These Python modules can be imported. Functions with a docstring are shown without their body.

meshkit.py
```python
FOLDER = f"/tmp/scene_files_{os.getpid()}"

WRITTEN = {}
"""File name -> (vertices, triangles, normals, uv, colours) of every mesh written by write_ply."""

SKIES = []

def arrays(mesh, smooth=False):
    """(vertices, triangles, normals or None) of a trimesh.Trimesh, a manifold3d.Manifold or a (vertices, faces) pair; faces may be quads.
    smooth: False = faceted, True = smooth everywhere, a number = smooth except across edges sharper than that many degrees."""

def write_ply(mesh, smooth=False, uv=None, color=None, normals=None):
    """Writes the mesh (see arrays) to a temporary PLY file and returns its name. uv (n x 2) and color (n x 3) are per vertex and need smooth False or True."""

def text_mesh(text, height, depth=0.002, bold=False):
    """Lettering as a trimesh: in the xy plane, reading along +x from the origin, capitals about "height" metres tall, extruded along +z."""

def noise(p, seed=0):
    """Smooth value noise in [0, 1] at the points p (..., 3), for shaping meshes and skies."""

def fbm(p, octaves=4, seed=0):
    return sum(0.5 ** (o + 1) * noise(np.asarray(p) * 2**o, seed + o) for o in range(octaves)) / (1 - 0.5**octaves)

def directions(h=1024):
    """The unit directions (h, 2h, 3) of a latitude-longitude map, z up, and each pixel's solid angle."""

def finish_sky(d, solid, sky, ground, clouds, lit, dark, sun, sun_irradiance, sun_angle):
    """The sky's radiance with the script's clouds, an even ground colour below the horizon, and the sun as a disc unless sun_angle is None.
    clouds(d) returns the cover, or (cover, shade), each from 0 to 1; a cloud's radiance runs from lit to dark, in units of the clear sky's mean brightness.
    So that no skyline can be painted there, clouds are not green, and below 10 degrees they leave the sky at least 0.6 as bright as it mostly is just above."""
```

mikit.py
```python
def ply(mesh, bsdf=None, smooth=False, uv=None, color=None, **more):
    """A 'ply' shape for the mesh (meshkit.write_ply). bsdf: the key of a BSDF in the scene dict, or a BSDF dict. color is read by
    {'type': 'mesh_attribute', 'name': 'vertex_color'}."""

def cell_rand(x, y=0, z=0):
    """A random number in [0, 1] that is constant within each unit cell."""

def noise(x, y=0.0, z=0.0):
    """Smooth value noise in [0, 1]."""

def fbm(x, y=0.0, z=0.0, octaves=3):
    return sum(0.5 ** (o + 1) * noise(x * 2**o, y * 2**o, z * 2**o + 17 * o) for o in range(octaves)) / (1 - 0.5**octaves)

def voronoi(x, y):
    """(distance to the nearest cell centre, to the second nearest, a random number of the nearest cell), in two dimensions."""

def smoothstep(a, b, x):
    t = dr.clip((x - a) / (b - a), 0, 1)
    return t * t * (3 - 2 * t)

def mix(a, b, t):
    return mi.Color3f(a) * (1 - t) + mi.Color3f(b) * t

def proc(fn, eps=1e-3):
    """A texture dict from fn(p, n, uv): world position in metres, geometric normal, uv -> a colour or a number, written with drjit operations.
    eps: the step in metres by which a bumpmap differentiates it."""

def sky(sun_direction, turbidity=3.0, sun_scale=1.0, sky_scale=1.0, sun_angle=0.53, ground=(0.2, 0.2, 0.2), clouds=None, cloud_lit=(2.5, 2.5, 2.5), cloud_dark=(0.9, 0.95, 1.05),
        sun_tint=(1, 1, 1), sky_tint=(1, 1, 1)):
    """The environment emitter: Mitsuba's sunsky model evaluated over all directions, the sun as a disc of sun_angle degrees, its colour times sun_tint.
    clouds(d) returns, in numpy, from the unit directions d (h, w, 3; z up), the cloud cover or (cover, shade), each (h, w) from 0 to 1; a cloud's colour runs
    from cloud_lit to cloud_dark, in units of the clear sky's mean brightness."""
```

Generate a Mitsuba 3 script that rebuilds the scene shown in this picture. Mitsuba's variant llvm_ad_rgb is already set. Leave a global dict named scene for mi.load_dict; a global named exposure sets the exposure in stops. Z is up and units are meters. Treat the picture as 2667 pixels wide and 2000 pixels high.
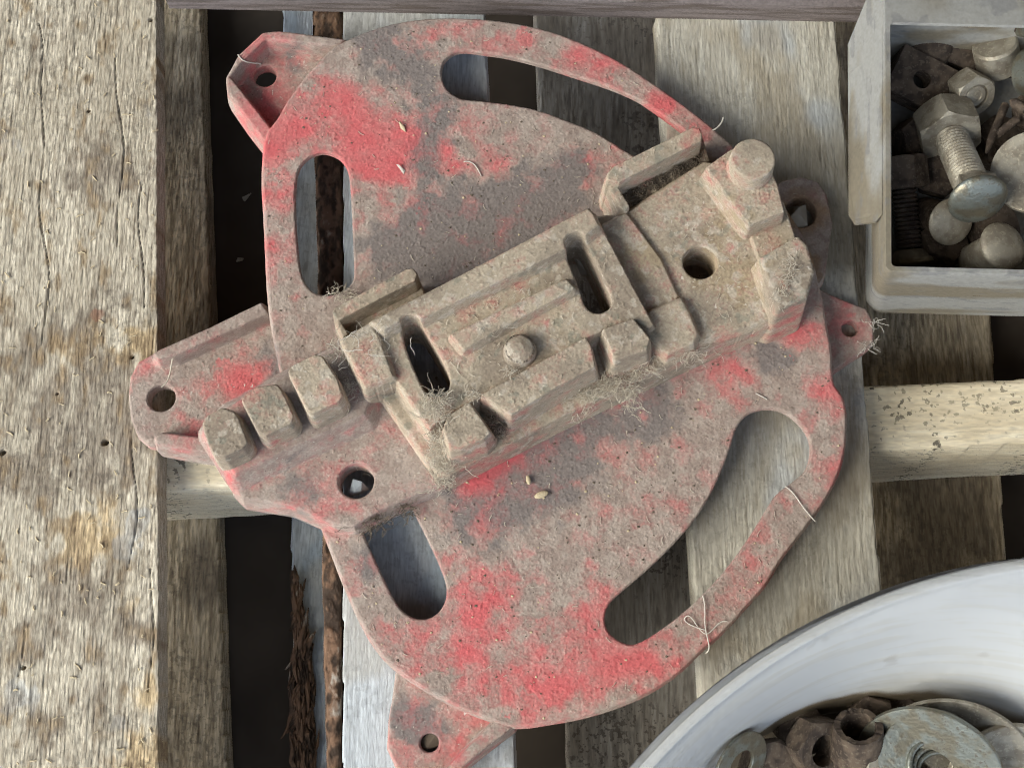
import math
import numpy as np, trimesh, shapely, drjit as dr, mitsuba as mi, manifold3d as m3
from shapely.geometry import Polygon, Point, LineString
from shapely.ops import unary_union
from scipy.spatial import cKDTree
import mikit, meshkit
from mikit import proc, noise, fbm, smoothstep, mix, voronoi

T4 = mi.ScalarTransform4f
scene, labels = {}, {}
rng = np.random.default_rng(7)

# ---------------------------------------------------------------- camera, sky, exposure
FOCAL, TILT, DIST = 3850.0, math.radians(16), 0.97          # focal length in pixels of a picture 2667 wide
FW = np.array([0, math.sin(TILT), -math.cos(TILT)])
UP = np.array([0, math.cos(TILT), math.sin(TILT)])
RT = np.array([1.0, 0, 0])
CAM = np.array([0, 0, 0.035]) - DIST * FW
scene['camera'] = {'type': 'perspective', 'fov': math.degrees(2 * math.atan(1333.5 / FOCAL)), 'fov_axis': 'x',
                   'to_world': T4().look_at(origin=CAM.tolist(), target=(CAM + FW).tolist(), up=UP.tolist()),
                   'near_clip': 0.05, 'far_clip': 200.0}
scene['sky'] = mikit.sky((-0.66, -0.34, 0.58), turbidity=3, sun_scale=0.3, sun_angle=42, sky_scale=1.0,
                         clouds=lambda d: 1.0, cloud_lit=(0.66, 0.79, 0.99), sun_tint=(0.84, 1.0, 1.24))
exposure = 3.98


def at(px, py, z):
    """The point at height z that stands at a place of the 2667 x 2000 photograph."""
    d = FW * FOCAL + RT * (px - 1333.5) - UP * (py - 1000)
    return CAM + (z - CAM[2]) / d[2] * d


def pts(seq, z):
    return [tuple(at(x, y, z)[:2]) for x, y in seq]


def P(seq, z):
    return Polygon(pts(seq, z)).buffer(0)


def smoothed(poly, r):
    return poly.buffer(r, 6).buffer(-2 * r, 6).buffer(r, 6)


# ---------------------------------------------------------------- naming
used = {}


def numbered(name):
    n = used.get(name, 0)
    used[name] = n + 1
    return name if n == 0 else f'{name}_{n:03d}'


def put(key, mesh, bsdf, smooth=False, parent=None):
    k = numbered(f'{parent}__{key}' if parent else key)
    scene[k] = mesh if isinstance(mesh, dict) else mikit.ply(mesh, bsdf, smooth=smooth)
    return k


def tag(k, label, cat=None, group=None, kind=None):
    labels[k] = {'label': label}
    if cat:
        labels[k]['category'] = cat
    if group:
        labels[k]['group'] = group
    if kind:
        labels[k]['kind'] = kind
    return k


# ---------------------------------------------------------------- mesh helpers
def seg_dist(poly, Q):
    """Signed distance (negative inside) of the points Q to a polygon, and the nearest outline point."""
    A, B = [], []
    for p in getattr(poly, 'geoms', [poly]):
        for r in [p.exterior, *p.interiors]:
            c = np.array(r.coords)
            A.append(c[:-1]); B.append(c[1:])
    A, B = np.vstack(A), np.vstack(B)
    ln = np.linalg.norm(B - A, axis=1)
    A, B = A[ln > 1e-9], B[ln > 1e-9]
    cnt = np.maximum(1, np.ceil(np.linalg.norm(B - A, axis=1) / .0004).astype(int))
    seg = np.repeat(np.arange(len(A)), cnt)
    k = np.arange(len(seg)) - np.repeat(np.cumsum(cnt) - cnt, cnt)
    S = A[seg] + ((k + .5) / cnt[seg])[:, None] * (B - A)[seg]
    _, who = cKDTree(S).query(Q)
    best, near = np.full(len(Q), 1e9), np.array(Q)
    for o in (0, -1, 1):
        g = (seg[who] + o) % len(A)
        a, ab = A[g], (B - A)[g]
        t = np.clip(((Q - a) * ab).sum(1) / (ab * ab).sum(1), 0, 1)
        q = a + t[:, None] * ab
        dd = ((Q - q) ** 2).sum(1)
        m = dd < best
        best[m], near[m] = dd[m], q[m]
    d = np.sqrt(best)
    return np.where(shapely.contains_xy(poly, Q[:, 0], Q[:, 1]), -d, d), near


def edge_round(depth, r):
    """How far a rounded edge of radius r has fallen at a depth inside the outline."""
    t = np.clip(depth / r, 0, 1)
    return r * (1 - np.sqrt(np.maximum(1 - (1 - t) ** 2, 0)))


def cast(feats, z_bottom, holes=(), step=0.0009, rough=0.0003, rough_scale=0.004, clip=None, grain=None, seed=0):
    """A casting or board seen from above as real relief: feats are dicts poly, z, draft, rnd, base, dish.
    The surface is the highest of the features; walls slope by their draft; the rim goes down to z_bottom."""
    foot = unary_union([f['poly'].buffer(f.get('draft', .0012), 8) for f in feats])
    if clip is not None:
        foot = foot.intersection(clip)
    for h in holes:
        foot = foot.difference(h)
    x0, y0, x1, y1 = foot.bounds
    gx, gy = np.arange(x0 - step, x1 + 2 * step, step), np.arange(y0 - step, y1 + 2 * step, step)
    X, Y = np.meshgrid(gx, gy)
    Q = np.stack([X.ravel(), Y.ravel()], 1)
    d, near = seg_dist(foot, Q)
    keep = d < 0.74 * step
    snap = keep & (d > -0.35 * step)
    Q[snap] = near[snap]
    W = Q[keep]
    z = np.full(len(W), -9.0)
    for f in feats:
        draft, rnd = f.get('draft', .0012), f.get('rnd', .0015)
        base = f.get('base', z_bottom)
        bx = f['poly'].bounds
        sel = (W[:, 0] > bx[0] - draft * 1.1) & (W[:, 0] < bx[2] + draft * 1.1) & (W[:, 1] > bx[1] - draft * 1.1) & (W[:, 1] < bx[3] + draft * 1.1)
        s = np.full(len(W), 9.0)
        s[sel] = seg_dist(f['poly'], W[sel])[0]
        top = f['z'] - edge_round(-s, rnd)
        if 'tilt' in f:
            top = top + (W - np.array(f['poly'].centroid.coords[0])) @ np.array(f['tilt'])
        if 'dish' in f:
            top = top - f['dish'] * np.clip(1 + s / -s.min() * 1.35, 0, 1) * (s < 0)
        out = f['z'] - rnd - np.clip(s, 0, None) / draft * (f['z'] - rnd - base)
        h = np.where(s <= 0, top, np.where(s <= draft * 1.001, out, -9.0))
        z = np.maximum(z, h)
    z = np.maximum(z, z_bottom)
    for h in holes:
        s, _ = seg_dist(h, W)
        z = z - edge_round(s, .0012)
    P3 = np.stack([W[:, 0], W[:, 1], W[:, 0] * 0 + seed], 1)
    z = z + rough * (meshkit.fbm(P3 / [rough_scale, rough_scale, 1], 3, seed) - .5) * 2
    if grain is not None:
        z = z + grain(W)
    z = np.maximum(z, z_bottom + 1e-4)
    idx = -np.ones(len(Q), int)
    idx[keep] = np.arange(len(W))
    idx = idx.reshape(X.shape)
    a, b, c, e = idx[:-1, :-1].ravel(), idx[:-1, 1:].ravel(), idx[1:, 1:].ravel(), idx[1:, :-1].ravel()
    f1, f2 = np.stack([a, b, c], 1), np.stack([a, c, e], 1)
    F = np.vstack([f1, f2])
    part = np.vstack([np.stack([a, b, e], 1)[(c < 0)], np.stack([b, c, e], 1)[(a < 0)]])
    F = np.vstack([F[(F >= 0).all(1)], part[(part >= 0).all(1)]])
    V = np.column_stack([W, z])
    ar = np.abs(np.cross(V[F[:, 1], :2] - V[F[:, 0], :2], V[F[:, 2], :2] - V[F[:, 0], :2]))
    F = F[ar > 1e-12]
    E = np.vstack([F[:, [0, 1]], F[:, [1, 2]], F[:, [2, 0]]])
    code = E.min(1) * (len(V) + 1) + E.max(1)
    _, inv, cnt = np.unique(code, return_inverse=True, return_counts=True)
    rim = E[cnt[inv] == 1]
    n = len(V)
    lo = V.copy(); lo[:, 2] = z_bottom
    V2 = np.vstack([V, V[rim[:, 0]], V[rim[:, 1]], lo[rim[:, 0]], lo[rim[:, 1]]])
    m = len(rim); i = np.arange(m)
    S = np.vstack([np.stack([n + i, n + 2 * m + i, n + 3 * m + i], 1), np.stack([n + i, n + 3 * m + i, n + m + i], 1)])
    return trimesh.Trimesh(V2, np.vstack([F, S]), process=False)


def man(mesh):
    return trimesh.Trimesh(mesh.to_mesh().vert_properties[:, :3], mesh.to_mesh().tri_verts, process=False)


def box(x0, y0, z0, x1, y1, z1):
    m = trimesh.creation.box([x1 - x0, y1 - y0, z1 - z0])
    m.apply_translation([(x0 + x1) / 2, (y0 + y1) / 2, (z0 + z1) / 2])
    return m


def lathe(profile, n=48):
    return trimesh.creation.revolve(np.array(profile, float), sections=n)


def aim(mesh, p, direction, spin=0.0):
    """Turns the mesh's z axis to the direction and sets its origin on p."""
    zz = np.array(direction, float); zz /= np.linalg.norm(zz)
    xx = np.cross([0.3, 0.9, 0.1], zz); xx /= np.linalg.norm(xx)
    yy = np.cross(zz, xx)
    c, s = math.cos(spin), math.sin(spin)
    M = np.eye(4)
    M[:3, 0], M[:3, 1], M[:3, 2], M[:3, 3] = c * xx + s * yy, -s * xx + c * yy, zz, p
    m = mesh.copy(); m.apply_transform(M)
    return m


def hexnut(flats, h, hole=0.0):
    r = flats / math.sqrt(3)
    m = m3.Manifold.cylinder(h, r, r, 6)
    R = r * 1.0
    k = r * .10
    cone = m3.Manifold.revolve(m3.CrossSection([[(0, 0), (R * .88, 0), (R + .0002, k), (R + .0002, h - k), (R * .88, h), (0, h)]]), 64)
    m = m ^ cone
    if hole:
        m = m - m3.Manifold.cylinder(h * 3, hole, hole, 40).translate([0, 0, -h])
    return man(m)


def threaded(r, z0, z1, pitch=.0031, depth=.0019):
    prof, z = [(0, z0)], z0
    while z < z1 - pitch:
        prof += [(r - depth, z), (r, z + pitch * .42), (r, z + pitch * .55)]
        z += pitch
    prof += [(r - depth, z1), (0, z1)]
    return lathe(prof, 40)


def tube(points, radius, sides=5):
    p = np.array(points, float)
    t = np.gradient(p, axis=0); t /= np.maximum(np.linalg.norm(t, axis=1, keepdims=True), 1e-12)
    ref = np.array([.31, .17, .93])
    a = np.cross(t, ref); a /= np.maximum(np.linalg.norm(a, axis=1, keepdims=True), 1e-9)
    b = np.cross(t, a)
    r = np.broadcast_to(np.asarray(radius, float), (len(p),))
    ang = np.arange(sides) / sides * 2 * math.pi
    V = (p[:, None] + r[:, None, None] * (np.cos(ang)[None, :, None] * a[:, None] + np.sin(ang)[None, :, None] * b[:, None])).reshape(-1, 3)
    F = []
    for i in range(len(p) - 1):
        for j in range(sides):
            q, w = i * sides + j, i * sides + (j + 1) % sides
            F += [[q, w, w + sides], [q, w + sides, q + sides]]
    e = (len(p) - 1) * sides
    for j in range(1, sides - 1):
        F += [[0, j + 1, j], [e, e + j, e + j + 1]]
    return trimesh.Trimesh(V, F, process=False)


def spline(ctrl, n=24):
    from scipy.interpolate import CubicSpline
    c = np.array(ctrl, float)
    k = np.r_[0, np.cumsum(np.maximum(np.linalg.norm(np.diff(c, axis=0), axis=1), 1e-6))]
    return CubicSpline(k, c)(np.linspace(0, k[-1], n))


# ---------------------------------------------------------------- materials
def rgb(t):
    return {'type': 'rgb', 'value': list(t)}


def material(name, color, rough=0.8, bump=None, bump_scale=1.0, eps=4e-4, **more):
    m = {'type': 'principled', 'base_color': color if isinstance(color, dict) else rgb(color), 'roughness': rough, 'specular': 0.3, **more}
    if bump is not None:
        m = {'type': 'bumpmap', 'arbitrary': proc(bump, eps), 'scale': bump_scale, 'bsdf': m}
    scene[name] = {'type': 'twosided', 'bsdf': m}
    return name


# paint, dust and painted amber shade of the casting: (photo x, y, radius in photo pixels, amount)
RED = [(705, 480, 120, .45), (720, 650, 90, .35), (1150, 1590, 170, .14), (1500, 1640, 190, .14), (2170, 1130, 110, .30), (2010, 1500, 130, .30), (1760, 1710, 110, .35), (1300, 120, 100, .25), (1290, 1210, 50, .8), (1400, 1140, 50, .6), (1520, 1075, 40, .5), (1900, 890, 50, .5), (2050, 815, 40, .5),
       (870, 235, 75, .8), (760, 330, 95, 1.05), (930, 290, 80, .8), (1010, 380, 85, 1.1), (1010, 450, 60, .8), (920, 410, 80, 1.0), (700, 400, 45, .6), (700, 520, 60, .45),
       (690, 680, 50, .45), (1110, 85, 60, .4), (1210, 80, 60, .35), (1370, 105, 55, .8), (1510, 150, 60, 1.0), (1600, 170, 50, .8), (1735, 265, 75, 1.0), (1830, 330, 60, .7),
       (1165, 385, 30, .8), (1265, 300, 60, .4), (1195, 440, 35, .8), (1295, 425, 35, .7), (1100, 540, 45, .6), (1560, 420, 75, .6), (2085, 870, 60, 1.0), (1905, 975, 65, .8),
       (2150, 1010, 55, .8), (2185, 1215, 40, .6), (1560, 1600, 80, .62), (1245, 1620, 60, .7), (1210, 1555, 50, .5), (1060, 1690, 65, .5), (1290, 1790, 100, .60), (1480, 1760, 85, .65),
       (1600, 1740, 60, .8), (1400, 1850, 60, .5), (1190, 1690, 50, .4), (640, 1000, 70, .7), (722, 1165, 26, .7), (615, 1260, 30, .7), (1230, 1240, 60, .9), (1340, 1170, 50, .5),
       (690, 150, 90, .75), (640, 290, 50, .7), (690, 240, 60, .5), (600, 960, 80, .85), (480, 1010, 60, .45), (470, 1130, 40, .6), (2215, 800, 70, .8), (2030, 690, 25, .5), (1075, 345, 50, .6), (1290, 1500, 60, .4), (1180, 1960, 45, .8), (1680, 1720, 50, .7),
       (1870, 470, 40, .35), (1300, 690, 40, .35), (700, 1060, 30, .4), (2130, 480, 30, .4), (1440, 1000, 40, .4)]
OCHRE_DUST_SHADE = [(1660, 680, 70, 1.0), (1850, 680, 110, .8), (1900, 560, 60, .6), (1440, 830, 60, .5), (1920, 740, 70, .8)]  # ochre dust, plus the amber shade beside the block painted in
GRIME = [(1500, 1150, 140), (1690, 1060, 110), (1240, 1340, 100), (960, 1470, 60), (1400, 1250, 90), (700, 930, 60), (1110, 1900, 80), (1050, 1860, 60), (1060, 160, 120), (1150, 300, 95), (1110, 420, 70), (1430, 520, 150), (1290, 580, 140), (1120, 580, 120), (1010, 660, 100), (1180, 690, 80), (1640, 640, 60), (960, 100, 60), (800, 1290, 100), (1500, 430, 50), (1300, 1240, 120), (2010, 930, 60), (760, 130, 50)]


def blobs(p, table, z=.026):
    s = mi.Float(0)
    for row in table:
        c = at(row[0], row[1], z)
        r = row[2] / 4000.0
        s = s + (row[3] if len(row) > 3 else 1.0) * dr.exp(-(dr.square(p.x - float(c[0])) + dr.square(p.y - float(c[1]))) / (r * r))
    return s


def casting_color(p, n, uv):
    wx = (noise(p.x * 300, p.y * 300, p.z * 300) - .5) * .004
    wy = (noise(p.x * 300 + 31, p.y * 300, p.z * 300) - .5) * .004
    x, y = (p.x + wx) * .8 - (p.y + wy) * .6, (p.x + wx) * .6 + (p.y + wy) * .8
    big = fbm(x * 22 + 3, y * 22, p.z * 22, 3)
    mid = fbm(x * 110, y * 110 + 7, p.z * 110, 5)
    fine = fbm(p.x * 950, p.y * 950, p.z * 950 + 5, 3)
    red = dr.minimum(blobs(p, RED), 1.2)
    low = smoothstep(.04, -.10, p.y + (big - .5) * .16)
    cover = .98 - red * .58 - low * .10 + (mid - .5) * 1.15 + (big - .5) * .45 + (fine - .5) * .35
    cover = smoothstep(.10, 1.0, cover)                               # how much of the red paint the dirt hides
    dust = mix((.262, .214, .180), (.318, .270, .228), smoothstep(.40, .62, fbm(x * 160 + 50, y * 160, p.z * 160, 4)))
    dust = mix(dust, (.235, .150, .080), smoothstep(.25, .60, blobs(p, [(2086, 560, 95, 1.2), (2120, 700, 50, .8)], .012) * .6 + (mid - .5) * .8) * .8)
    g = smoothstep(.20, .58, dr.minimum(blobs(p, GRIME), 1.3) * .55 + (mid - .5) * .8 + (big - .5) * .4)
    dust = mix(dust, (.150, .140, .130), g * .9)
    crisp = smoothstep(.50, .60, red * .50 + (mid - .5) * 1.0 + (big - .5) * .4 + (fine - .5) * .25)
    cover = cover * (1 - .60 * crisp)
    c = mix((.540, .075, .088), dust, .22 + .75 * cover)
    grit = noise(p.x * 1100, p.y * 1100, p.z * 1100)
    c = c * (.80 + .40 * fine) * (.84 + .32 * grit)
    c = mix(c, (.060, .050, .042), smoothstep(.90, .96, noise(p.x * 560, p.y * 560 + 9, p.z * 560)) * .6)
    return mix(c, (.50, .46, .40), smoothstep(.93, .955, noise(p.x * 560 + 3, p.y * 560, p.z * 560)) * .8)


def casting_bump(p, n, uv):
    return fbm(p.x * 650, p.y * 650, p.z * 650, 3) * .7 + noise(p.x * 1800, p.y * 1800, p.z * 1800) * .3


material('dusty_casting', proc(casting_color), .88, casting_bump, .0008)


def block_color(p, n, uv):
    x, y = p.x * .8 - p.y * .6, p.x * .6 + p.y * .8
    mid = fbm(x * 110 + 11, y * 110 + 7, p.z * 110, 5)
    fine = fbm(p.x * 760, p.y * 760 + 3, p.z * 760 + 5, 3)
    big = fbm(x * 25 + 8, y * 25, p.z * 25, 2)
    red = dr.minimum(blobs(p, RED, .06), 1.2)
    cover = smoothstep(.05, .95, .93 - red * .45 + (mid - .5) * 1.25 + (big - .5) * .4 + (fine - .5) * .5)
    dust = mix((.345, .288, .215), (.240, .194, .148), smoothstep(.42, .64, big * .6 + mid * .4))
    dust = mix(dust, (.265, .190, .100), smoothstep(.25, .55, blobs(p, OCHRE_DUST_SHADE, .06) * .6 + (mid - .5) * 1.1) * .42)  # amber shade of step and deck coloured into the dust
    dust = mix(dust, (.400, .352, .285), smoothstep(.56, .68, fbm(x * 170 + 9, y * 170, p.z * 170, 4)) * .7)
    c = mix((.400, .085, .085), dust, .12 + .88 * cover)
    c = mix(c, (.14, .155, .125), smoothstep(.64, .72, fbm(x * 150 + 40, y * 150, p.z * 150, 4)) * .4)
    c = c * (.78 + .44 * fine) * (.84 + .32 * noise(p.x * 1100, p.y * 1100, p.z * 1100))
    return mix(c, (.52, .47, .40), smoothstep(.93, .955, noise(p.x * 560 + 3, p.y * 560, p.z * 560)) * .7)


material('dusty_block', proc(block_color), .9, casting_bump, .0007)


def wood(along, c_dark, c_mid, c_pale, stain=(.10, .085, .07), stain_amt=.5, spots=0.0, spot_col=(.03, .026, .022), tint=None, tint_amt=0.0, seed=0.0, fine_f=520.0, grain_f=60.0, fib_c=.76):
    def f(p, n, uv):
        a, b = (p.y, p.x) if along == 'y' else (p.x, p.y)
        wob = (fbm(a * 9 + seed, b * 25, p.z * 25, 2) - .5) * .012
        line = fbm((b + wob) * fine_f, a * grain_f + seed, p.z * fine_f, 3)
        band = fbm((b + wob) * 110 + seed, a * 5, p.z * 110, 3)
        patch = fbm(a * 18 + seed * 3, b * 26, p.z * 30, 4)
        fib = fbm(b * 900, a * 190 + seed, p.z * 900, 2)
        c = mix(mix(c_dark, c_mid, smoothstep(.25, .6, line)), c_pale, smoothstep(.48, .70, line * .55 + band * .45))
        if tint is not None:
            c = mix(c, tint, smoothstep(.52, .66, fbm(a * 14 + 5 + seed, b * 22, p.z * 20, 4)) * tint_amt)
        c = mix(c, stain, smoothstep(.48, .66, patch) * stain_amt)
        if spots:
            zone = smoothstep(.36, .60, fbm(a * 22 + 2 + seed, b * 18, 0, 3))
            q = fbm(a * 330 + seed + (b * 61), b * 330 - a * 47, p.z * 330, 4)
            c = mix(c, spot_col, smoothstep(.56, .63, q + zone * .14 - .11) * (.3 + .7 * zone) * spots)
        return c * (1 - fib_c / 2 + fib_c * fib)
    return f


def wood_bump(along, seed=0.0, fine=520.0):
    def f(p, n, uv):
        a, b = (p.y, p.x) if along == 'y' else (p.x, p.y)
        return fbm(b * fine, a * 90 + seed, p.z * fine, 3) + .35 * fbm(b * 1100, a * 260, p.z * 1100, 2)
    return f


PLANK_STAINS = [(330, 445, 60, .7), (250, 470, 60, .7), (160, 470, 50, .6), (90, 130, 70, .5), (240, 1010, 90, .7), (130, 1090, 110, .7), (300, 1190, 80, .9), (200, 1210, 90, .8), (250, 1550, 90, .8),
                (340, 1640, 70, .6), (150, 1920, 90, .6), (180, 820, 80, .6), (60, 880, 70, .5), (300, 760, 60, .6), (150, 1500, 80, .6), (120, 960, 120, .6), (260, 1080, 100, .8), (60, 1260, 110, .7), (330, 1010, 70, .7), (250, 400, 90, .6), (110, 1650, 90, .6), (260, 1790, 80, .6)]
PLANK_TAN = [(150, 930, 60, 1.0), (340, 870, 60, 1.0), (385, 960, 40, .8), (250, 1370, 70, 1.0), (190, 1440, 50, .8), (390, 1800, 50, 1.0), (370, 1960, 60, 1.0), (330, 1560, 40, .7)]
PLANK_PALE = [(350, 1340, 45, 1.0), (330, 1420, 50, .8), (60, 1790, 70, .8), (300, 1880, 60, .5), (380, 300, 60, .5), (60, 380, 90, .5)]
plain_plank = wood('y', (.290, .248, .190), (.410, .365, .285), (.545, .490, .390), (.20, .155, .10), .18, .25, fine_f=760.0, grain_f=210.0, fib_c=.7)


def plank_color(p, n, uv):
    c = plain_plank(p, n, uv)
    m = fbm(p.x * 120, p.y * 70, 0, 5)
    st = blobs(p, PLANK_STAINS, 0.0)
    k = smoothstep(.04, .56, dr.minimum(st, 1.0) * .60 + (m - .5) * 1.5)
    c = mix(c, c * mi.Color3f(.40, .37, .36) + mi.Color3f(.02, .016, .014), k * .80)
    k3 = smoothstep(.06, .55, dr.minimum(blobs(p, PLANK_TAN, 0.0), 1.0) * .55 + (m - .5) * 1.4)
    c = mix(c, c * mi.Color3f(1.12, .90, .58), k3 * .65)
    k2 = smoothstep(.28, .46, dr.minimum(blobs(p, PLANK_PALE, 0.0), 1.0) * .55 + (m - .5) * .9)
    l = mi.luminance(c)
    c = mix(c, mi.Color3f(l * 1.02, l * 1.05, l * 1.04) + mi.Color3f(.06, .06, .055), k2 * .5)
    return mix(c, (.20, .085, .05), smoothstep(.45, .6, blobs(p, [(362, 700, 26), (250, 810, 30)], 0.0) * .6 + (m - .5) * .8) * .6)


material('plank_wood', proc(plank_color), .9, wood_bump('y', 0.0, 760.0), .0013)
material('slat_wood', proc(wood('y', (.360, .380, .390), (.430, .455, .470), (.500, .525, .540), (.300, .270, .215), .45, .15, tint=(.32, .385, .44), tint_amt=.6, seed=4.0, fine_f=900.0, fib_c=.5)), .9, wood_bump('y', 4.0, 700.0), .0008)  # the blue of the sky reflection is put into the wood colour
material('wide_slat_wood', proc(wood('y', (.345, .318, .262), (.400, .375, .315), (.455, .435, .375), (.250, .205, .140), .55, .15, tint=(.365, .380, .380), tint_amt=.8, seed=9.0, fine_f=900.0, fib_c=.55)), .9, wood_bump('y', 9.0, 700.0), .0009)
material('stringer_wood', proc(wood('x', (.620, .540, .390), (.715, .635, .475), (.775, .710, .560), (.520, .420, .275), .40, .9, seed=2.0, fib_c=.45)), .85, wood_bump('x', 2.0), .0004)
material('lower_wood', proc(wood('y', (.270, .215, .145), (.490, .405, .280), (.620, .530, .390), (.140, .112, .085), .65, .35, (.09, .075, .06), seed=6.0, fib_c=.95)), .9, wood_bump('y', 6.0), .0012)
material('mildewed_wood', proc(wood('y', (.175, .155, .132), (.280, .255, .220), (.340, .315, .280), (.150, .120, .090), .4, .65, (.07, .055, .045), seed=13.0, fib_c=.5)), .9, wood_bump('y', 13.0), .0006)


def bark_color(p, n, uv):
    a = fbm(p.x * 260, p.y * 120, p.z * 260, 4)
    b = fbm(p.x * 90, p.y * 40 + 4, p.z * 90, 3)
    c = mix((.040, .026, .018), (.150, .088, .055), smoothstep(.35, .62, a))
    c = mix(c, (.320, .280, .235), smoothstep(.58, .70, b * .5 + a * .5))
    return c


def bark_bump(p, n, uv):
    return fbm(p.x * 260, p.y * 120, p.z * 260, 4)


material('bark', proc(bark_color), .95, bark_bump, .004)


def rust_color(p, n, uv):
    a = fbm(p.x * 150, p.y * 150, p.z * 150, 4)
    b = fbm(p.x * 700, p.y * 700, p.z * 700, 2)
    return mix(mix((.050, .037, .029), (.110, .082, .060), smoothstep(.35, .65, a)), (.20, .16, .12), smoothstep(.6, .72, b) * .35)


def grain_bump(p, n, uv):
    return fbm(p.x * 600, p.y * 600, p.z * 600, 3)


material('rusty_iron', proc(rust_color), .8, grain_bump, .0006, metallic=.25)


def zinc_color(p, n, uv):
    a = fbm(p.x * 120 + 3, p.y * 120, p.z * 120, 4)
    b = fbm(p.x * 600, p.y * 600, p.z * 600, 3)
    c = mix((.225, .235, .205), (.19, .17, .125), smoothstep(.40, .62, a))
    return mix(c, (.14, .12, .095), smoothstep(.62, .74, b) * .8) * (.8 + .4 * b)


material('zinc_steel', proc(zinc_color), .42, grain_bump, .0003, metallic=.75)


def olive_color(p, n, uv):
    a = fbm(p.x * 130 + 9, p.y * 130, p.z * 130, 4)
    b = fbm(p.x * 700, p.y * 700, p.z * 700, 3)
    c = mix((.34, .31, .25), (.235, .205, .16), smoothstep(.38, .62, a))
    return mix(c, (.45, .40, .30), smoothstep(.60, .7, b) * .5)


material('dusty_steel', proc(olive_color), .55, grain_bump, .0004, metallic=.45)


def bin_color(p, n, uv):
    a = fbm(p.x * 14, p.y * 14, p.z * 40, 4)
    b = fbm(p.x * 60 + 5, p.y * 60, p.z * 200, 4)
    s = fbm(p.x * 500, p.y * 500, p.z * 500, 2)
    c = mix((.265, .26, .24), (.185, .16, .118), smoothstep(.44, .60, a))
    c = mix(c, (.16, .158, .16), smoothstep(.58, .68, b) * .5)
    return c * (.86 + .28 * s)


material('grey_bin', proc(bin_color), .55, grain_bump, .0003)


def rail_color(p, n, uv):
    b = fbm(p.x * 30, p.y * 300, p.z * 300, 3)
    s = fbm(p.x * 700, p.y * 700, p.z * 700, 2)
    return mix((.20, .17, .165), (.13, .105, .095), smoothstep(.4, .65, b)) * (.75 + .5 * s)


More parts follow.
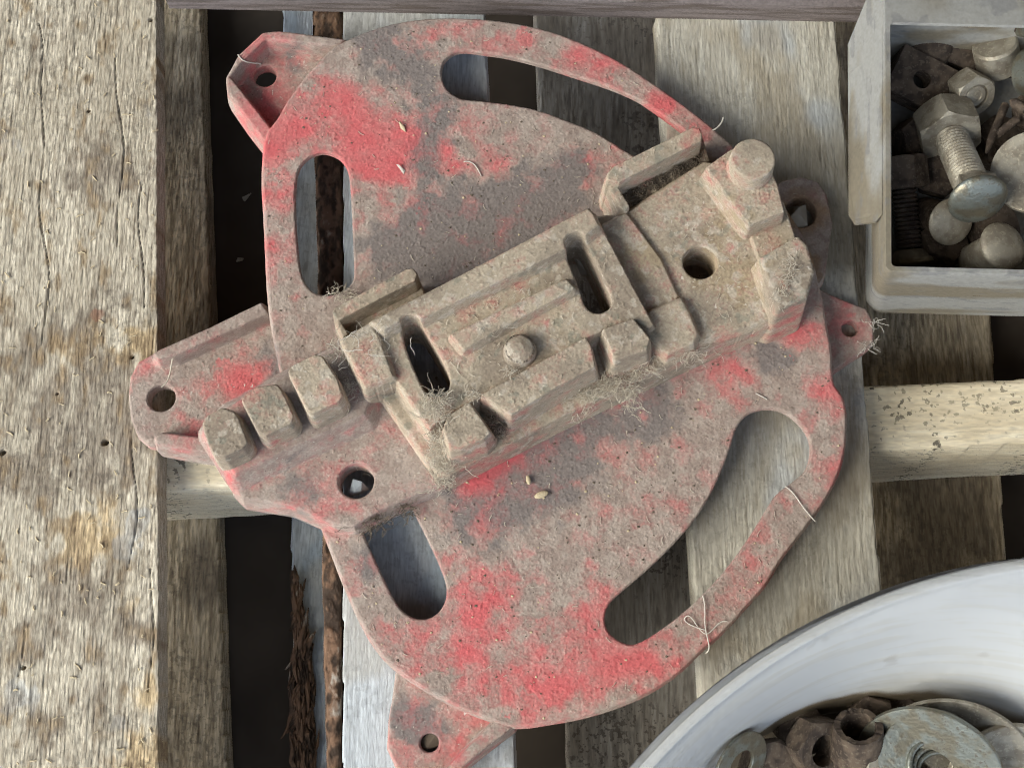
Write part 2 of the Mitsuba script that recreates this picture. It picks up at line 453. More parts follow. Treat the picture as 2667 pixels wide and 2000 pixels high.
material('rail_steel', proc(rail_color), .7, grain_bump, .0004)


def tub_color(p, n, uv):
    q = dr.sqrt(dr.square(p.x - .26) + dr.square(p.y + .40))
    an = dr.atan2(p.y + .52, p.x - .30)
    st = fbm(q * 330, an * 5, p.z * 150, 4)
    s2 = fbm(q * 60 + 9, an * 2.5, 3.0, 3)
    c = mix((.415, .420, .415), (.375, .355, .30), smoothstep(.50, .68, st) * .30)
    c = mix(c, (.350, .358, .362), smoothstep(.56, .66, s2) * .30)
    blot = fbm(p.x * 40, p.y * 40, p.z * 40, 4)
    c = mix(c, (.19, .15, .10), smoothstep(.66, .74, blot) * .2)
    line = smoothstep(.046, .039, p.z + (fbm(p.x * 30, p.y * 30, 0, 3) - .5) * .02)     # the dirt line left round the tub
    return mix(c, (.10, .066, .026), line * .85)


def tub_bump(p, n, uv):
    q = dr.sqrt(dr.square(p.x - .26) + dr.square(p.y + .40))
    return fbm(q * 330, dr.atan2(p.y + .52, p.x - .30) * 5, p.z * 150, 4) + .3 * fbm(p.x * 400, p.y * 400, p.z * 400, 2)


material('tub_plastic', proc(tub_color), .30, tub_bump, .0008)
material('ground_dirt', proc(lambda p, n, uv: mix((.040, .031, .024), (.085, .067, .052), fbm(p.x * 20, p.y * 20, 0, 4))), .95)
material('roof_boards', proc(lambda p, n, uv: mix((.20, .145, .085), (.32, .24, .15), fbm(p.x * 2, p.y * 30, p.z * 30, 3))), .9)
material('lint', (.46, .41, .33), .95)
material('pale_thread', (.52, .48, .42), .9)
material('dirt', (.12, .095, .07), .95)
material('stone', (.34, .37, .39), .8)
material('dust_chip', (.33, .30, .25), .9)
material('straw', (.46, .38, .25), .9)

# ---------------------------------------------------------------- the unseen shed that shapes the daylight, and the ground
ground = trimesh.creation.box([120, 120, .02]); ground.apply_translation([0, 0, -.1635])
tag(put('ground', ground, 'ground_dirt'), 'dark dirt floor under the pallet, seen through the gaps', kind='structure')
sh = numbered('shed')
put('roof', box(-2.0, -1.0, 2.35, 4.2, 3.6, 2.40), 'roof_boards', parent=sh)
put('wall', box(-2.0, 3.55, -.152, 4.2, 3.6, 2.345), 'roof_boards', parent=sh)
put('wall', box(2.6, -1.0, -.152, 2.65, 3.545, 2.345), 'roof_boards', parent=sh)
tag(sh, 'unseen timber lean-to shed, its roof and walls set to shape the daylight', 'shed')


# ---------------------------------------------------------------- the pallet
def wave(along, amp, seed, freq=420.0):
    def g(W):
        a, b = (W[:, 1], W[:, 0]) if along == 'y' else (W[:, 0], W[:, 1])
        n1 = meshkit.fbm(np.stack([b * freq, a * 34, b * 0 + seed], 1), 3, int(seed))
        n2 = meshkit.fbm(np.stack([b * 40, a * 6, b * 0 + seed + 3], 1), 2, int(seed) + 5)
        return amp * (n1 - .5) * 2 + .0012 * (n2 - .5)
    return g


def wobbly(quad, z, amp=.0008, seed=0, n=90):
    """Outline of a sawn board from its four corners, its edges slightly uneven."""
    q = [np.array(at(x, y, z)[:2]) for x, y in quad]
    out = []
    for k in range(4):
        a, b = q[k], q[(k + 1) % 4]
        t = np.linspace(0, 1, n, endpoint=False)
        pth = a + t[:, None] * (b - a)
        nn = np.array([b[1] - a[1], a[0] - b[0]]); nn /= np.linalg.norm(nn)
        w = (meshkit.fbm(np.stack([t * np.linalg.norm(b - a) * 60, t * 0 + k, t * 0 + seed], 1), 4, seed) - .5) * 2 * amp
        out.append(pth + w[:, None] * nn * np.clip(np.minimum(t, 1 - t) * 20, 0, 1)[:, None])
    return Polygon(np.vstack(out)).buffer(0)


CRACKS = [[(96, 60), (112, 330), (108, 520), (122, 700), (112, 900)], [(300, 150), (318, 420), (305, 640)], [(372, 480), (366, 640), (378, 800)],
          [(345, 1120), (352, 1330), (340, 1480)], [(60, 1640), (52, 1760)], [(398, 1480), (392, 1800)]]
NAIL_HOLES = [(275, 1152, .0024), (232, 290, .0012), (8, 1178, .002), (393, 52, .0016), (62, 1738, .0015), (150, 1025, .001), (345, 930, .0014)]


def plank_marks(W):
    z = np.zeros(len(W))
    for c in CRACKS:
        l = LineString([at(x + 6 * math.sin(y * .02), y, DZ)[:2] for x, y in spline([(a, b) for a, b in c], 60)])
        d = shapely.distance(shapely.points(W), l)
        wd = .0004 + .0007 * meshkit.fbm(np.stack([W[:, 0] * 0, W[:, 1] * 60, W[:, 0] * 0 + c[0][0]], 1), 3)
        z -= .0016 * np.clip(1 - d / wd, 0, 1)
    for x, y, rad in NAIL_HOLES:
        q = at(x, y, DZ)[:2]
        z -= .006 * np.clip((rad - np.linalg.norm(W - q, axis=1)) / .0008, 0, 1)
    return z


def board(quad, z, thick, along, amp, seed, step=.0013, edge=.0008, rnd=.0015, extra=None):
    if extra is not None:
        g = wave(along, amp, seed)
        return cast([dict(poly=wobbly(quad, z, edge, seed), z=z, rnd=rnd, draft=.0006)], z - thick, step=step, rough=.0002, grain=lambda W: g(W) + extra(W), seed=seed)
    return cast([dict(poly=wobbly(quad, z, edge, seed), z=z, rnd=rnd, draft=.0006)], z - thick, step=step, rough=.0002, grain=wave(along, amp, seed), seed=seed)


DZ = -.005                                                      # top of the deck boards: the plate stands on its lugs
pal = numbered('pallet')
tag(pal, 'weathered wooden pallet under the red iron base plate', 'pallet')
k = put('deck_plank', board([(-420, -90), (409, -90), (419, 2900), (-420, 2900)], DZ, .021, 'y', .00050, 3, step=.00075, extra=plank_marks), 'plank_wood', True, pal)
tag(k, 'wide grey-brown plank with dark stains, leftmost of the pallet')
k = put('deck_plank', board([(893, 14), (1264, 26), (1381, 2900), (889, 2900)], DZ, .021, 'y', .0003, 5), 'slat_wood', True, pal)
tag(k, 'pale bluish slat beneath the middle of the red plate')
bark = cast([dict(poly=wobbly([(812, 10), (892, 12), (888, 2900), (864, 2900)], DZ - .008, .001, 8), z=DZ - .008, rnd=.004, draft=.001, tilt=(.25, 0))], DZ - .021, step=.0009,
            rough=.0022, rough_scale=.006, seed=8)
tag(put('bark_edge', bark, 'bark', True, pal), 'rough brown bark edge of the middle slat')
k = put('deck_plank', board([(1708, 35), (2178, 50), (2404, 2900), (1899, 2900)], DZ, .021, 'y', .0004, 6), 'wide_slat_wood', True, pal)
tag(k, 'wide brownish slat under the right side of the red plate')
put('deck_plank', board([(2900, -90), (3300, -90), (3355, 2900), (2968, 2900)], DZ, .021, 'y', .0004, 7, step=.003), 'wide_slat_wood', True, pal)
zs = DZ - .022
k = put('stringer', board([(-420, 1130), (3300, 950), (3300, 1124), (-420, 1324)], zs, .0980, 'x', .00025, 9, step=.0014, rnd=.006), 'stringer_wood', True, pal)
tag(k, 'pale squared stringer with black mildew spots')
zb = zs - .0985
k = put('stringer', board([(-420, 2690), (3300, 2640), (3300, 2850), (-420, 2900)], zs, .0980, 'x', .00025, 10, step=.003, rnd=.003), 'stringer_wood', True, pal)
for quad, m, s, lab in [([(-420, -90), (522, -90), (621, 2900), (-420, 2900)], 'lower_wood', 21, None),
                        ([(732, -90), (1120, -90), (1228, 2900), (781, 2900)], 'slat_wood', 22, None),
                        ([(1387, -90), (1880, -90), (1988, 2900), (1521, 2900)], 'mildewed_wood', 23, 'bottom board with black mildew spots'),
                        ([(1985, -90), (2528, -90), (2709, 2900), (2120, 2900)], 'lower_wood', 24, None)]:
    k = put('bottom_board', board(quad, zb, .020, 'y', .0005, s, step=.0016), m, True, pal)
    if lab:
        tag(k, lab)
def splinters(n, seed):
    r = np.random.default_rng(seed)
    out = []
    for _ in range(n):
        y = 1500 + 620 * r.random() ** .8
        w = min(1, (y - 1480) / 260)
        x = 766 + r.random() * 46 * w
        a = at(x, y, zb + .004 + r.random() * .006)
        L = .012 + r.random() * .03
        d = np.array([r.normal() * .18, 1, r.normal() * .15])
        p = np.stack([a + d * L * (t - .5) + r.normal(size=3) * .0009 for t in np.linspace(0, 1, 5)])
        out.append(tube(p, np.array([.0004, .0014, .0018, .0013, .0003]) * (.6 + r.random()), 4))
    return trimesh.util.concatenate(out)


sp = put('splintered_edge', splinters(230, 4), 'bark', False, pal)
labels[sp] = {'label': 'rotten splintered brown edge of a lower board', 'kind': 'stuff'}

rq = [at(428, -110, .012), at(2420, -70, .012), at(2420, 32, .012), at(428, -8, .012)]
rm = m3.Manifold.extrude(m3.CrossSection([[tuple(q[:2]) for q in rq][::-1]]), .0215).translate([0, 0, DZ + .0005])
tag(put('steel_bar', man(rm), 'rail_steel'), 'brown-grey flat steel bar lying across the top of the pallet slats', 'bar')

# ---------------------------------------------------------------- the iron base plate
ZP, ZL = .026, .011
base = numbered('base_plate')
tag(base, 'dusty red cast-iron swivel base with a raised mounting block, lying on the pallet', 'base plate')
plate_out = [(890, 111), (952, 82), (1025, 60), (1109, 48), (1188, 46), (1278, 51), (1362, 63), (1447, 84), (1531, 117), (1616, 160), (1700, 215), (1784, 275), (1857, 332), (1917, 386),
             (1990, 460), (2060, 560), (2110, 640), (2133, 744), (2145, 791), (2158, 875), (2165, 900), (2168, 996), (2185, 1016), (2202, 1045), (2206, 1093), (2202, 1170), (2185, 1233), (2151, 1300),
             (2117, 1348), (2069, 1411), (2030, 1459), (1997, 1522), (1948, 1575), (1910, 1618), (1862, 1667), (1829, 1692), (1770, 1752), (1710, 1793), (1650, 1824), (1570, 1853), (1496, 1872), (1423, 1884),
             (1375, 1892), (1327, 1893), (1278, 1875), (1211, 1851), (1134, 1812), (1057, 1764), (1009, 1725), (970, 1677), (931, 1605), (893, 1518), (864, 1441), (840, 1378), (790, 1250), (738, 1010),
             (723, 928), (705, 844), (697, 772), (693, 700), (690, 627), (686, 543), (682, 490), (683, 420), (690, 345), (722, 312), (743, 270), (785, 211), (827, 165), (865, 122)]
slot_top = [(1150, 188), (1152, 170), (1160, 155), (1182, 136), (1215, 132), (1262, 139), (1316, 146), (1399, 166), (1479, 192), (1600, 231), (1669, 263), (1732, 305), (1770, 331), (1830, 380), (1842, 420),
            (1815, 455), (1770, 455), (1700, 425), (1635, 398), (1593, 369), (1542, 339), (1479, 315), (1406, 287), (1334, 273), (1262, 264), (1207, 259), (1189, 253), (1165, 235), (1152, 212)]
slot_left = [(771, 464), (779, 435), (802, 409), (836, 395), (865, 401), (891, 416), (908, 447), (914, 506), (918, 600), (922, 696), (922, 725), (912, 745), (879, 768), (830, 769), (806, 754), (787, 725), (777, 675), (768, 549)]
slot_low = [(930, 1345), (946, 1388), (989, 1484), (1028, 1566), (1057, 1600), (1095, 1615), (1134, 1605), (1160, 1571), (1165, 1528), (1144, 1470), (1110, 1398), (1081, 1340), (1040, 1262), (900, 1262)]
slot_right = [(1997, 1062), (2040, 1069), (2083, 1102), (2110, 1141), (2112, 1189), (2098, 1228), (2055, 1262), (2021, 1286), (1997, 1324), (1963, 1382), (1919, 1445), (1886, 1488), (1828, 1551), (1770, 1604),
              (1717, 1643), (1664, 1676), (1630, 1679), (1587, 1652), (1572, 1614), (1582, 1575), (1611, 1546), (1693, 1478), (1770, 1401), (1828, 1329), (1866, 1257), (1900, 1175), (1915, 1117), (1939, 1083), (1963, 1069)]
def rounded(seq, n=2):
    for _ in range(n):
        q = np.array(seq, float); w = np.roll(q, -1, 0)
        seq = np.stack([q * .75 + w * .25, q * .25 + w * .75], 1).reshape(-1, 2)
    return [tuple(p_) for p_ in seq]


slots = [smoothed(P(rounded(s), ZP), .0008) for s in (slot_top, slot_left, slot_low, slot_right)]
plate_poly = smoothed(P(rounded(plate_out), ZP), .001)


def circle(px, py, z, r_px):
    c = at(px, py, z)
    return Point(c[0], c[1]).buffer(r_px / (FOCAL / (np.dot(c - CAM, FW))), 24)


slotA = smoothed(P(rounded([(1043, 847), (1047, 836), (1063, 828), (1085, 830), (1098, 842), (1159, 943), (1173, 985), (1170, 1010), (1159, 1024), (1135, 1034), (1118, 1028), (1101, 1011), (1058, 915)]), .076), .001)
slotB = smoothed(P(rounded([(1468, 648), (1470, 632), (1484, 618), (1511, 613), (1530, 635), (1588, 755), (1597, 785), (1583, 808), (1550, 816), (1521, 794), (1508, 745)]), .076), .001)
hole_block = circle(1825, 679, .062, 45)
foot_holes = [circle(928, 1252, .039, 46)]
through = [slotA.buffer(.0015), slotB.buffer(.0015), hole_block.buffer(.0015), foot_holes[0].buffer(.0015)]
crumb_grain = lambda W: .0006 * np.clip(meshkit.fbm(np.stack([W[:, 0] * 520, W[:, 1] * 520, W[:, 0] * 0 + 2], 1), 2, 3) - .66, 0, 1) / .34 \
    + .0007 * np.clip(meshkit.noise(np.stack([W[:, 0] * 800, W[:, 1] * 800, W[:, 0] * 0 + 6], 1), 9) - .84, 0, 1) / .16
k = put('disc', cast([dict(poly=plate_poly, z=ZP, rnd=.0018, draft=.0010)], .0215, holes=slots + through, step=.00085, rough=.00012, rough_scale=.0030, grain=crumb_grain, seed=1), 'dusty_casting', True, base)
ringp = plate_poly.buffer(-.0006).difference(plate_poly.buffer(-.0058))
put('flange', man(m3.Manifold.extrude(m3.CrossSection([list(g.coords)[:-1] for p_ in getattr(ringp, 'geoms', [ringp]) for g in [p_.exterior, *p_.interiors]], m3.FillRule.EvenOdd), .0245).translate([0, 0, -.0028])), 'dusty_casting', False, base)
tag(k, 'slotted round disc with patches of bright red paint under grey dust')


def lug(floor, rims, hole, z_floor=.007, z_rim=ZP - .002, label=None, mat='dusty_casting', seed=0, zb_=DZ + .0012):
    feats = [dict(poly=smoothed(P(floor, z_floor), .0015), z=z_floor, rnd=.0015, draft=.0012)]
    for r in rims:
        feats.append(dict(poly=smoothed(P(r, z_rim), .0006), z=z_rim, rnd=.0018, draft=.0022, base=z_floor))
    kk = put('lug', cast(feats, zb_, holes=[circle(*hole[:2], z_floor, hole[2])] if hole else [], step=.0008, rough=.00016, grain=crumb_grain, seed=seed), mat, True, base)
    if label:
        tag(kk, label)


lug([(891, 101), (764, 84), (726, 82), (684, 86), (621, 143), (589, 203), (591, 236), (638, 304), (688, 372), (740, 330), (860, 150)],
    [[(905, 103), (764, 84), (726, 80), (684, 84), (621, 143), (587, 203), (591, 238), (638, 306), (690, 372), (716, 345), (671, 287), (602, 200), (632, 160), (692, 104), (785, 112), (880, 122)]],
    (690, 198, 30), label='pinkish upper lug with a hole and a raised rim', seed=11)
lug([(700, 795), (550, 858), (420, 909), (360, 942), (339, 981), (334, 1034), (339, 1087), (355, 1130), (384, 1155), (450, 1164), (560, 1184), (640, 1200), (745, 1015), (705, 812)],
    [[(681, 786), (541, 854), (416, 909), (395, 922), (410, 935), (454, 928), (565, 878), (702, 816)], [(400, 1136), (421, 1124), (535, 1138), (640, 1150), (640, 1192), (551, 1183), (445, 1166), (405, 1158)]],
    (421, 1036, 36), z_floor=.009, z_rim=.022, label='long dusty lug resting on the stained plank', seed=12)
lug([(1033, 1740), (1023, 1817), (1013, 1875), (1009, 1947), (1033, 2000), (1100, 2070), (1180, 2030), (1270, 1930), (1331, 1880), (1200, 1820)],
    [[(1340, 1892), (1250, 1960), (1190, 2010), (1120, 2080), (1090, 2066), (1165, 1996), (1225, 1938), (1290, 1872)]],
    (1119, 1933, 24), label='lower lug with a dirt-filled hole and a red rim', seed=13)
lug([(2100, 735), (2143, 756), (2200, 782), (2257, 803), (2274, 836), (2276, 890), (2252, 912), (2172, 964), (2130, 960)], [], (2214, 855, 22), z_floor=.006, label='dark red pointed lug at the right', seed=14)
lug([(2010, 490), (2040, 470), (2086, 460), (2133, 474), (2155, 508), (2170, 580), (2160, 640), (2150, 720), (2124, 760), (2060, 720), (2010, 600)], [], (2086, 553, 42), z_floor=.012, label='rusty brown rounded lug with a large hole behind the end block', seed=15)

# the block that stands on the disc
def feat(seq, z, base_, draft=.0020, rnd=.0010, r=.0008, **more):
    return dict(poly=smoothed(P(seq, z), r), z=z, base=base_, draft=draft, rnd=rnd, **more)


ZF, ZE, ZM = .039, .052, .074
foot = [feat([(541, 1115), (545, 1150), (590, 1225), (612, 1278), (633, 1299), (758, 1320), (869, 1368), (922, 1372), (985, 1333), (1085, 1290), (1160, 1262), (1100, 1000), (890, 900), (700, 1000)], ZF, .026, draft=.003, rnd=.0022),
        feat([(536, 1118), (590, 1062), (700, 1000), (885, 905), (970, 1020), (950, 1080), (770, 1163), (612, 1236)], .053, ZF, draft=.008)]
put('foot', cast(foot, .018, holes=foot_holes, step=.0008, rough=.00016, grain=crumb_grain, seed=21), 'dusty_casting', True, base)

block = [feat([(893, 900), (1200, 730), (1560, 560), (1620, 555), (1840, 440), (2000, 760), (1998, 838), (1800, 925), (1480, 1078), (1170, 1240), (1140, 1245), (1020, 1070)], ZE, ZP, draft=.003, rnd=.002),
         feat([(888, 884), (965, 838), (1535, 541), (1566, 586), (1704, 846), (1690, 856), (1650, 834), (1569, 862), (1530, 882), (1251, 1034), (1224, 1050), (1150, 1090), (1120, 1120), (1025, 982), (951, 1008)], ZM, ZE, draft=.003),
         feat([(962, 838), (1250, 690), (1500, 558), (1533, 541), (1546, 552), (1562, 586), (1540, 604), (1463, 656), (1280, 745), (1096, 832), (1040, 838), (1000, 862)], .084, ZM, draft=.003, rnd=.002),
         feat([(888, 886), (962, 842), (985, 872), (1026, 980), (951, 1010)], .080, ZM, draft=.002),
         feat([(1500, 600), (1569, 587), (1632, 553), (1723, 674), (1768, 772), (1700, 862), (1600, 860)], .063, ZE, draft=.003),
         feat([(1560, 595), (1632, 553), (1838, 421), (1940, 440), (2040, 600), (2020, 765), (2002, 835), (1816, 892), (1700, 900)], .059, ZE, draft=.003),
         feat([(1690, 806), (1776, 771), (1800, 815), (1822, 868), (1808, 896), (1738, 926), (1660, 850)], .067, ZE, draft=.0035, rnd=.0025),
         feat([(1600, 470), (1829, 352), (1850, 420), (1640, 545)], .050, ZP, draft=.002),
         feat([(873, 838), (1090, 722), (1110, 770), (900, 885)], .050, ZP, draft=.002)]
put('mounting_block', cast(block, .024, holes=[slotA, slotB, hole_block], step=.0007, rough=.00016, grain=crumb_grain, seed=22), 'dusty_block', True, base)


def pad(name, seq, z, base_, draft=.0015, rnd=.0010, mat='dusty_block', label=None, r=.0013, step=.0006, **more):
    kk = put(name, cast([feat(seq, z, base_, draft, rnd, r, **more)], base_ - .002, step=step, rough=.00016, grain=crumb_grain, seed=len(used)), mat, True, base)
    if label:
        tag(kk, label)


def grown(seq, f=1.07):
    c = np.mean(seq, 0)
    return [tuple(c + (np.array(q) - c) * f) for q in seq]


pad('peg', grown([(529, 1103), (543, 1084), (579, 1064), (609, 1073), (620, 1090), (643, 1150), (630, 1166), (584, 1187), (558, 1180), (545, 1158)]), .078, ZF, draft=.0028, r=.0028, rnd=.0014)
pad('peg', grown([(631, 1042), (645, 1026), (668, 1010), (720, 1003), (733, 1018), (762, 1080), (756, 1100), (690, 1132), (673, 1122)]), .080, ZF, draft=.0028, r=.0028, rnd=.0014)
pad('peg', grown([(753, 968), (765, 954), (821, 926), (841, 932), (876, 986), (890, 1028), (879, 1044), (811, 1075), (799, 1063)]), .082, ZF, draft=.0028, r=.0028, rnd=.0014)
pad('bar', [(1173, 872), (1462, 731), (1478, 728), (1500, 750), (1480, 762), (1206, 912)], .081, ZM - .001, draft=.003, label='raised straight bar between the two slots')
pad('pad', [(1224, 1046), (1280, 1124), (1262, 1145), (1200, 1168), (1172, 1172), (1154, 1118), (1168, 1080)], .079, ZE, draft=.004)
pad('pad', [(1251, 1028), (1400, 945), (1528, 876), (1540, 900), (1552, 955), (1440, 1015), (1330, 1083)], .079, ZE, draft=.004)
pad('pad', [(1570, 856), (1650, 828), (1694, 880), (1686, 912), (1600, 942)], .079, ZE, draft=.004)
cb = circle(1354, 910, .080, 38)
put('button', cast([dict(poly=cb, z=.0855, base=ZM - .001, draft=.0018, rnd=.0020, dish=.0030)], ZM - .003, step=.0005, rough=.0002, seed=51), 'dusty_block', True, base)
pad('rib', [(1580, 470), (1582, 450), (1600, 432), (1806, 330), (1824, 334), (1830, 352), (1828, 368), (1632, 466), (1612, 478)], .073, ZP, draft=.002, label='tall fence rib beside the end block')
pad('rib', [(1574, 462), (1592, 456), (1640, 535), (1632, 553), (1612, 542)], .066, ZP, draft=.002, r=.001)
pad('rib', [(864, 812), (872, 800), (1060, 700), (1077, 698), (1088, 712), (1083, 732), (900, 826), (880, 838)], .068, ZP, draft=.002, label='short fence rib near the three pegs')
pad('rib', [(864, 815), (880, 822), (908, 868), (895, 884)], .060, ZP, draft=.002, r=.0008)
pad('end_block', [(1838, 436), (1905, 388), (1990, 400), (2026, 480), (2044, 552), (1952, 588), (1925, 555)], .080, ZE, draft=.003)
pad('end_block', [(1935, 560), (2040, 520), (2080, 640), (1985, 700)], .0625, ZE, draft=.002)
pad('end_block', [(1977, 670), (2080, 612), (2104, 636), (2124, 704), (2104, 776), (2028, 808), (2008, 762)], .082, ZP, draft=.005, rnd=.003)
stud = circle(1962, 413, .096, 58)
put('stud', cast([dict(poly=stud, z=.096, base=.074, draft=.0012, rnd=.0016)], .070, step=.0005, rough=.0002, seed=52), 'dusty_block', True, base)

# ---------------------------------------------------------------- the bin of bolts
ZR = .085
bn = numbered('parts_bin')
tag(bn, 'scuffed grey open parts bin full of bolts at the upper right', 'bin')


def ring_mesh(loops):
    V = np.vstack([np.array(l) for l in loops]); n = len(loops[0]); F = []
    for k in range(len(loops) - 1):
        for j in range(n):
            a, b = k * n + j, k * n + (j + 1) % n
            F += [[a, b, b + n], [a, b + n, a + n]]
    return trimesh.Trimesh(V, F, process=False)


def rrect(x0, y0, x1, y1, z, r, n=6):
    out = []
    for cx, cy, a0 in ((x1 - r, y1 - r, 0), (x0 + r, y1 - r, 90), (x0 + r, y0 + r, 180), (x1 - r, y0 + r, 270)):
        for t in np.linspace(0, 90, n):
            a = math.radians(a0 + t)
            out.append((cx + r * math.cos(a), cy + r * math.sin(a), z))
    return out


bi = at(2325, 690, ZR); bt = at(2322, 64, ZR)
bx0, by0, by1, bx1 = bi[0], bi[1], bt[1], bi[0] + .27
bo = at(2290, 832, -.006); bol = at(2232, 760, -.006)
bex = at(2667, 699, ZR) - bi; bex /= np.linalg.norm(bex)
bey = at(2322, 62, ZR) - bi; by1 = by0 + np.linalg.norm(bey); bey /= np.linalg.norm(bey)


def turned(m):
    v = np.array(m.vertices)
    m.vertices = np.column_stack([(bi + (v[:, :1] - bx0) * bex + (v[:, 1:2] - by0) * bey)[:, :2], v[:, 2]])
    return m


inner = [rrect(bx0 + .010, by0 + .010, bx1 - .010, by1 + .006, .005, .006), rrect(bx0, by0, bx1, by1 + .014, ZR - .0022, .0025)]
loops = [inner[1], rrect(bx0 - .0004, by0 - .0004, bx1 + .0004, by1, ZR - .0016, .002), rrect(bx0 - .001, by0 - .001, bx1 + .001, by1 + .001, ZR, .003),
         rrect(bx0 - .0042, by0 - .004, bx1 + .006, by1 + .026, ZR, .004), rrect(bx0 - .0052, by0 - .005, bx1 + .007, by1 + .027, ZR - .0015, .005),
         rrect(bx0 - .0062, by0 - .007, bx1 + .007, by1 + .027, ZR - .012, .007), rrect(bol[0] + .004, bo[1] + .004, bx1 + .003, by1 + .022, -.002, .012), rrect(bol[0] + .008, bo[1] + .008, bx1, by1 + .018, -.0085, .012)]
put('body', turned(ring_mesh(loops)), 'grey_bin', 35, bn)
put('lining', turned(ring_mesh(inner)), 'grey_bin', 35, bn)
put('floor', turned(box(bx0 + .008, by0 + .008, .002, bx1 - .008, by1 + .004, .006)), 'grey_bin', False, bn)
fz = lambda x: .050 + (x - 2208) / (2298 - 2208) * .032
fl = [(2208, 116), (2268, -30), (2298, -30), (2298, 558), (2280, 578), (2226, 584), (2210, 560)]
ft = [at(x, y, fz(x)) for x, y in fl]
fm = m3.Manifold.hull_points(np.vstack([ft, np.array(ft) + [.0008, 0, -.0025]]))
put('side_flap', man(fm.refine_to_length(.006)), 'grey_bin', False, bn)
fm2 = m3.Manifold.hull_points(np.array([at(x, y, fz(x) + .002) for x, y in [(2216, 190), (2240, 170), (2252, 300), (2258, 555), (2228, 570), (2216, 500)]] + [at(x, y, fz(x) - .001) for x, y in [(2211, 190), (2252, 160), (2272, 300), (2278, 565), (2222, 578), (2211, 500)]]))
put('flap_rib', man(fm2), 'grey_bin', False, bn)
nt = at(2595, 765, .05)
put('slot_mark', box(-.003, -.0006, -.0012, .003, .0006, .0012), 'dirt', False, bn)
scene['parts_bin__slot_mark']['to_world'] = T4().translate(at(2546, 766, .046).tolist()).rotate([1, 0, 0], 75)
del nt
crack = m3.Manifold.extrude(m3.CrossSection([pts([(2536, 12), (2556, 10), (2550, 28), (2538, 62), (2530, 64), (2540, 30)], ZR)]), .0006).translate([0, 0, ZR])
put('crack', man(crack), 'dirt', False, bn)


def dirv(p0, z0, p1, z1):
    v = at(*p1, z1) - at(*p0, z0)
    return v / np.linalg.norm(v), np.linalg.norm(v)


def thing(name, label, cat, group=None):
    kk = numbered(name)
    return tag(kk, label, cat, group)


def dome(r, h, n=10):
    return [(0, h)] + [(r * math.sin(a), h * math.cos(a) if a < math.pi / 2 else 0) for a in np.linspace(.15, math.pi / 2, n)] + [(r * .97, -h * .18), (0, -h * .18)]


def carriage_bolt(label, nut_px, nz, head_px, hz, r_sh, r_head, nut_af, nut_h, mat_shank, mat_head, mat_nut, square=True, nut=True, threads=True, hh=.34):
    t = thing('bolt', label, 'bolt')
    d, L = dirv(nut_px, nz, head_px, hz)
    p = at(*nut_px, nz)
    if nut:
        put('nut', aim(hexnut(nut_af, nut_h, r_sh * .9), p - d * nut_h * .5, d, .35), mat_nut, 30, t)
    sq = .010 if square else 0
    if threads:
        put('shank', aim(threaded(r_sh, -nut_h * .55, L - sq), p, d), mat_shank, False, t)
    else:
        put('shank', aim(lathe([(0, -.002), (r_sh, -.002), (r_sh, L), (0, L)]), p, d), mat_shank, 40, t)
    if square:
        s = m3.Manifold.cube([r_sh * 2.05, r_sh * 2.05, sq + .002], True)
        put('square_neck', aim(man(s), p + d * (L - sq / 2), d, .6), mat_shank, False, t)
    put('head', aim(lathe([(a, b + .0) for a, b in dome(r_head, r_head * hh)][::-1], 56), p + d * L, d), mat_head, 50, t)
    return t


carriage_bolt('bright carriage bolt with a domed head and a hex nut, uppermost in the bin', (2466, 335), .034, (2546, 518), .070, .0118, .0195, .040, .024, 'dusty_steel', 'zinc_steel', 'dusty_steel')
carriage_bolt('bolt with a dusty flat round head lying under the bright domed bolt', (2415, 560), .012, (2476, 578), .040, .012, .0160, .03, .01, 'rusty_iron', 'dusty_steel', 'rusty_iron', square=False, nut=False, threads=False, hh=.2)
carriage_bolt('bolt with a bright-rimmed rounded head in the front corner of the bin', (2540, 680), .022, (2610, 642), .052, .012, .0165, .03, .01, 'dusty_steel', 'dusty_steel', 'rusty_iron', square=False, nut=False, threads=False, hh=.42)
t = thing('bolt', 'rusty bolt with a nut standing along the left wall of the bin', 'bolt')
d, L = dirv((2352, 470), .030, (2372, 690), .012)
p = at(2352, 470, .030)
put('nut', aim(hexnut(.030, .022, .009), p - d * .016, d, .2), 'rusty_iron', 30, t)
put('shank', aim(threaded(.0088, 0, L * .8), p, d), 'rusty_iron', False, t)
put('head', aim(lathe([(0, 0), (.009, 0), (.016, .006), (.016, .009), (0, .011)]), p + d * L * .82, d), 'dusty_steel', 40, t)
t = thing('nut', 'dusty hex nut on a bolt end facing up, behind the bright carriage bolt', 'nut')
p = at(2540, 250, .040); d = np.array([.25, -.75, .65]); d /= np.linalg.norm(d)
put('body', aim(hexnut(.027, .018, .0088), p - d * .016, d, .15), 'dusty_steel', 30, t)
put('bolt_end', aim(lathe([(0, -.01), (.0086, -.01), (.0086, -.0005), (.007, .0012), (.0045, .0012), (.004, .0004), (0, .0004)], 40), p, d), 'dusty_steel', 30, t)
t = thing('iron_block', 'rusty square iron block with a round hole beside the left bin wall', 'block')
p = at(2390, 215, .030)
bk = m3.Manifold.cube([.034, .042, .018], True).refine_to_length(.004) - m3.Manifold.cylinder(.1, .0064, .0064, 32, True)
put('body', aim(man(bk.smooth_out(60, .3).refine(2) if False else bk), p, (.08, -.25, .96), 1.45), 'rusty_iron', 30, t)
simple = []


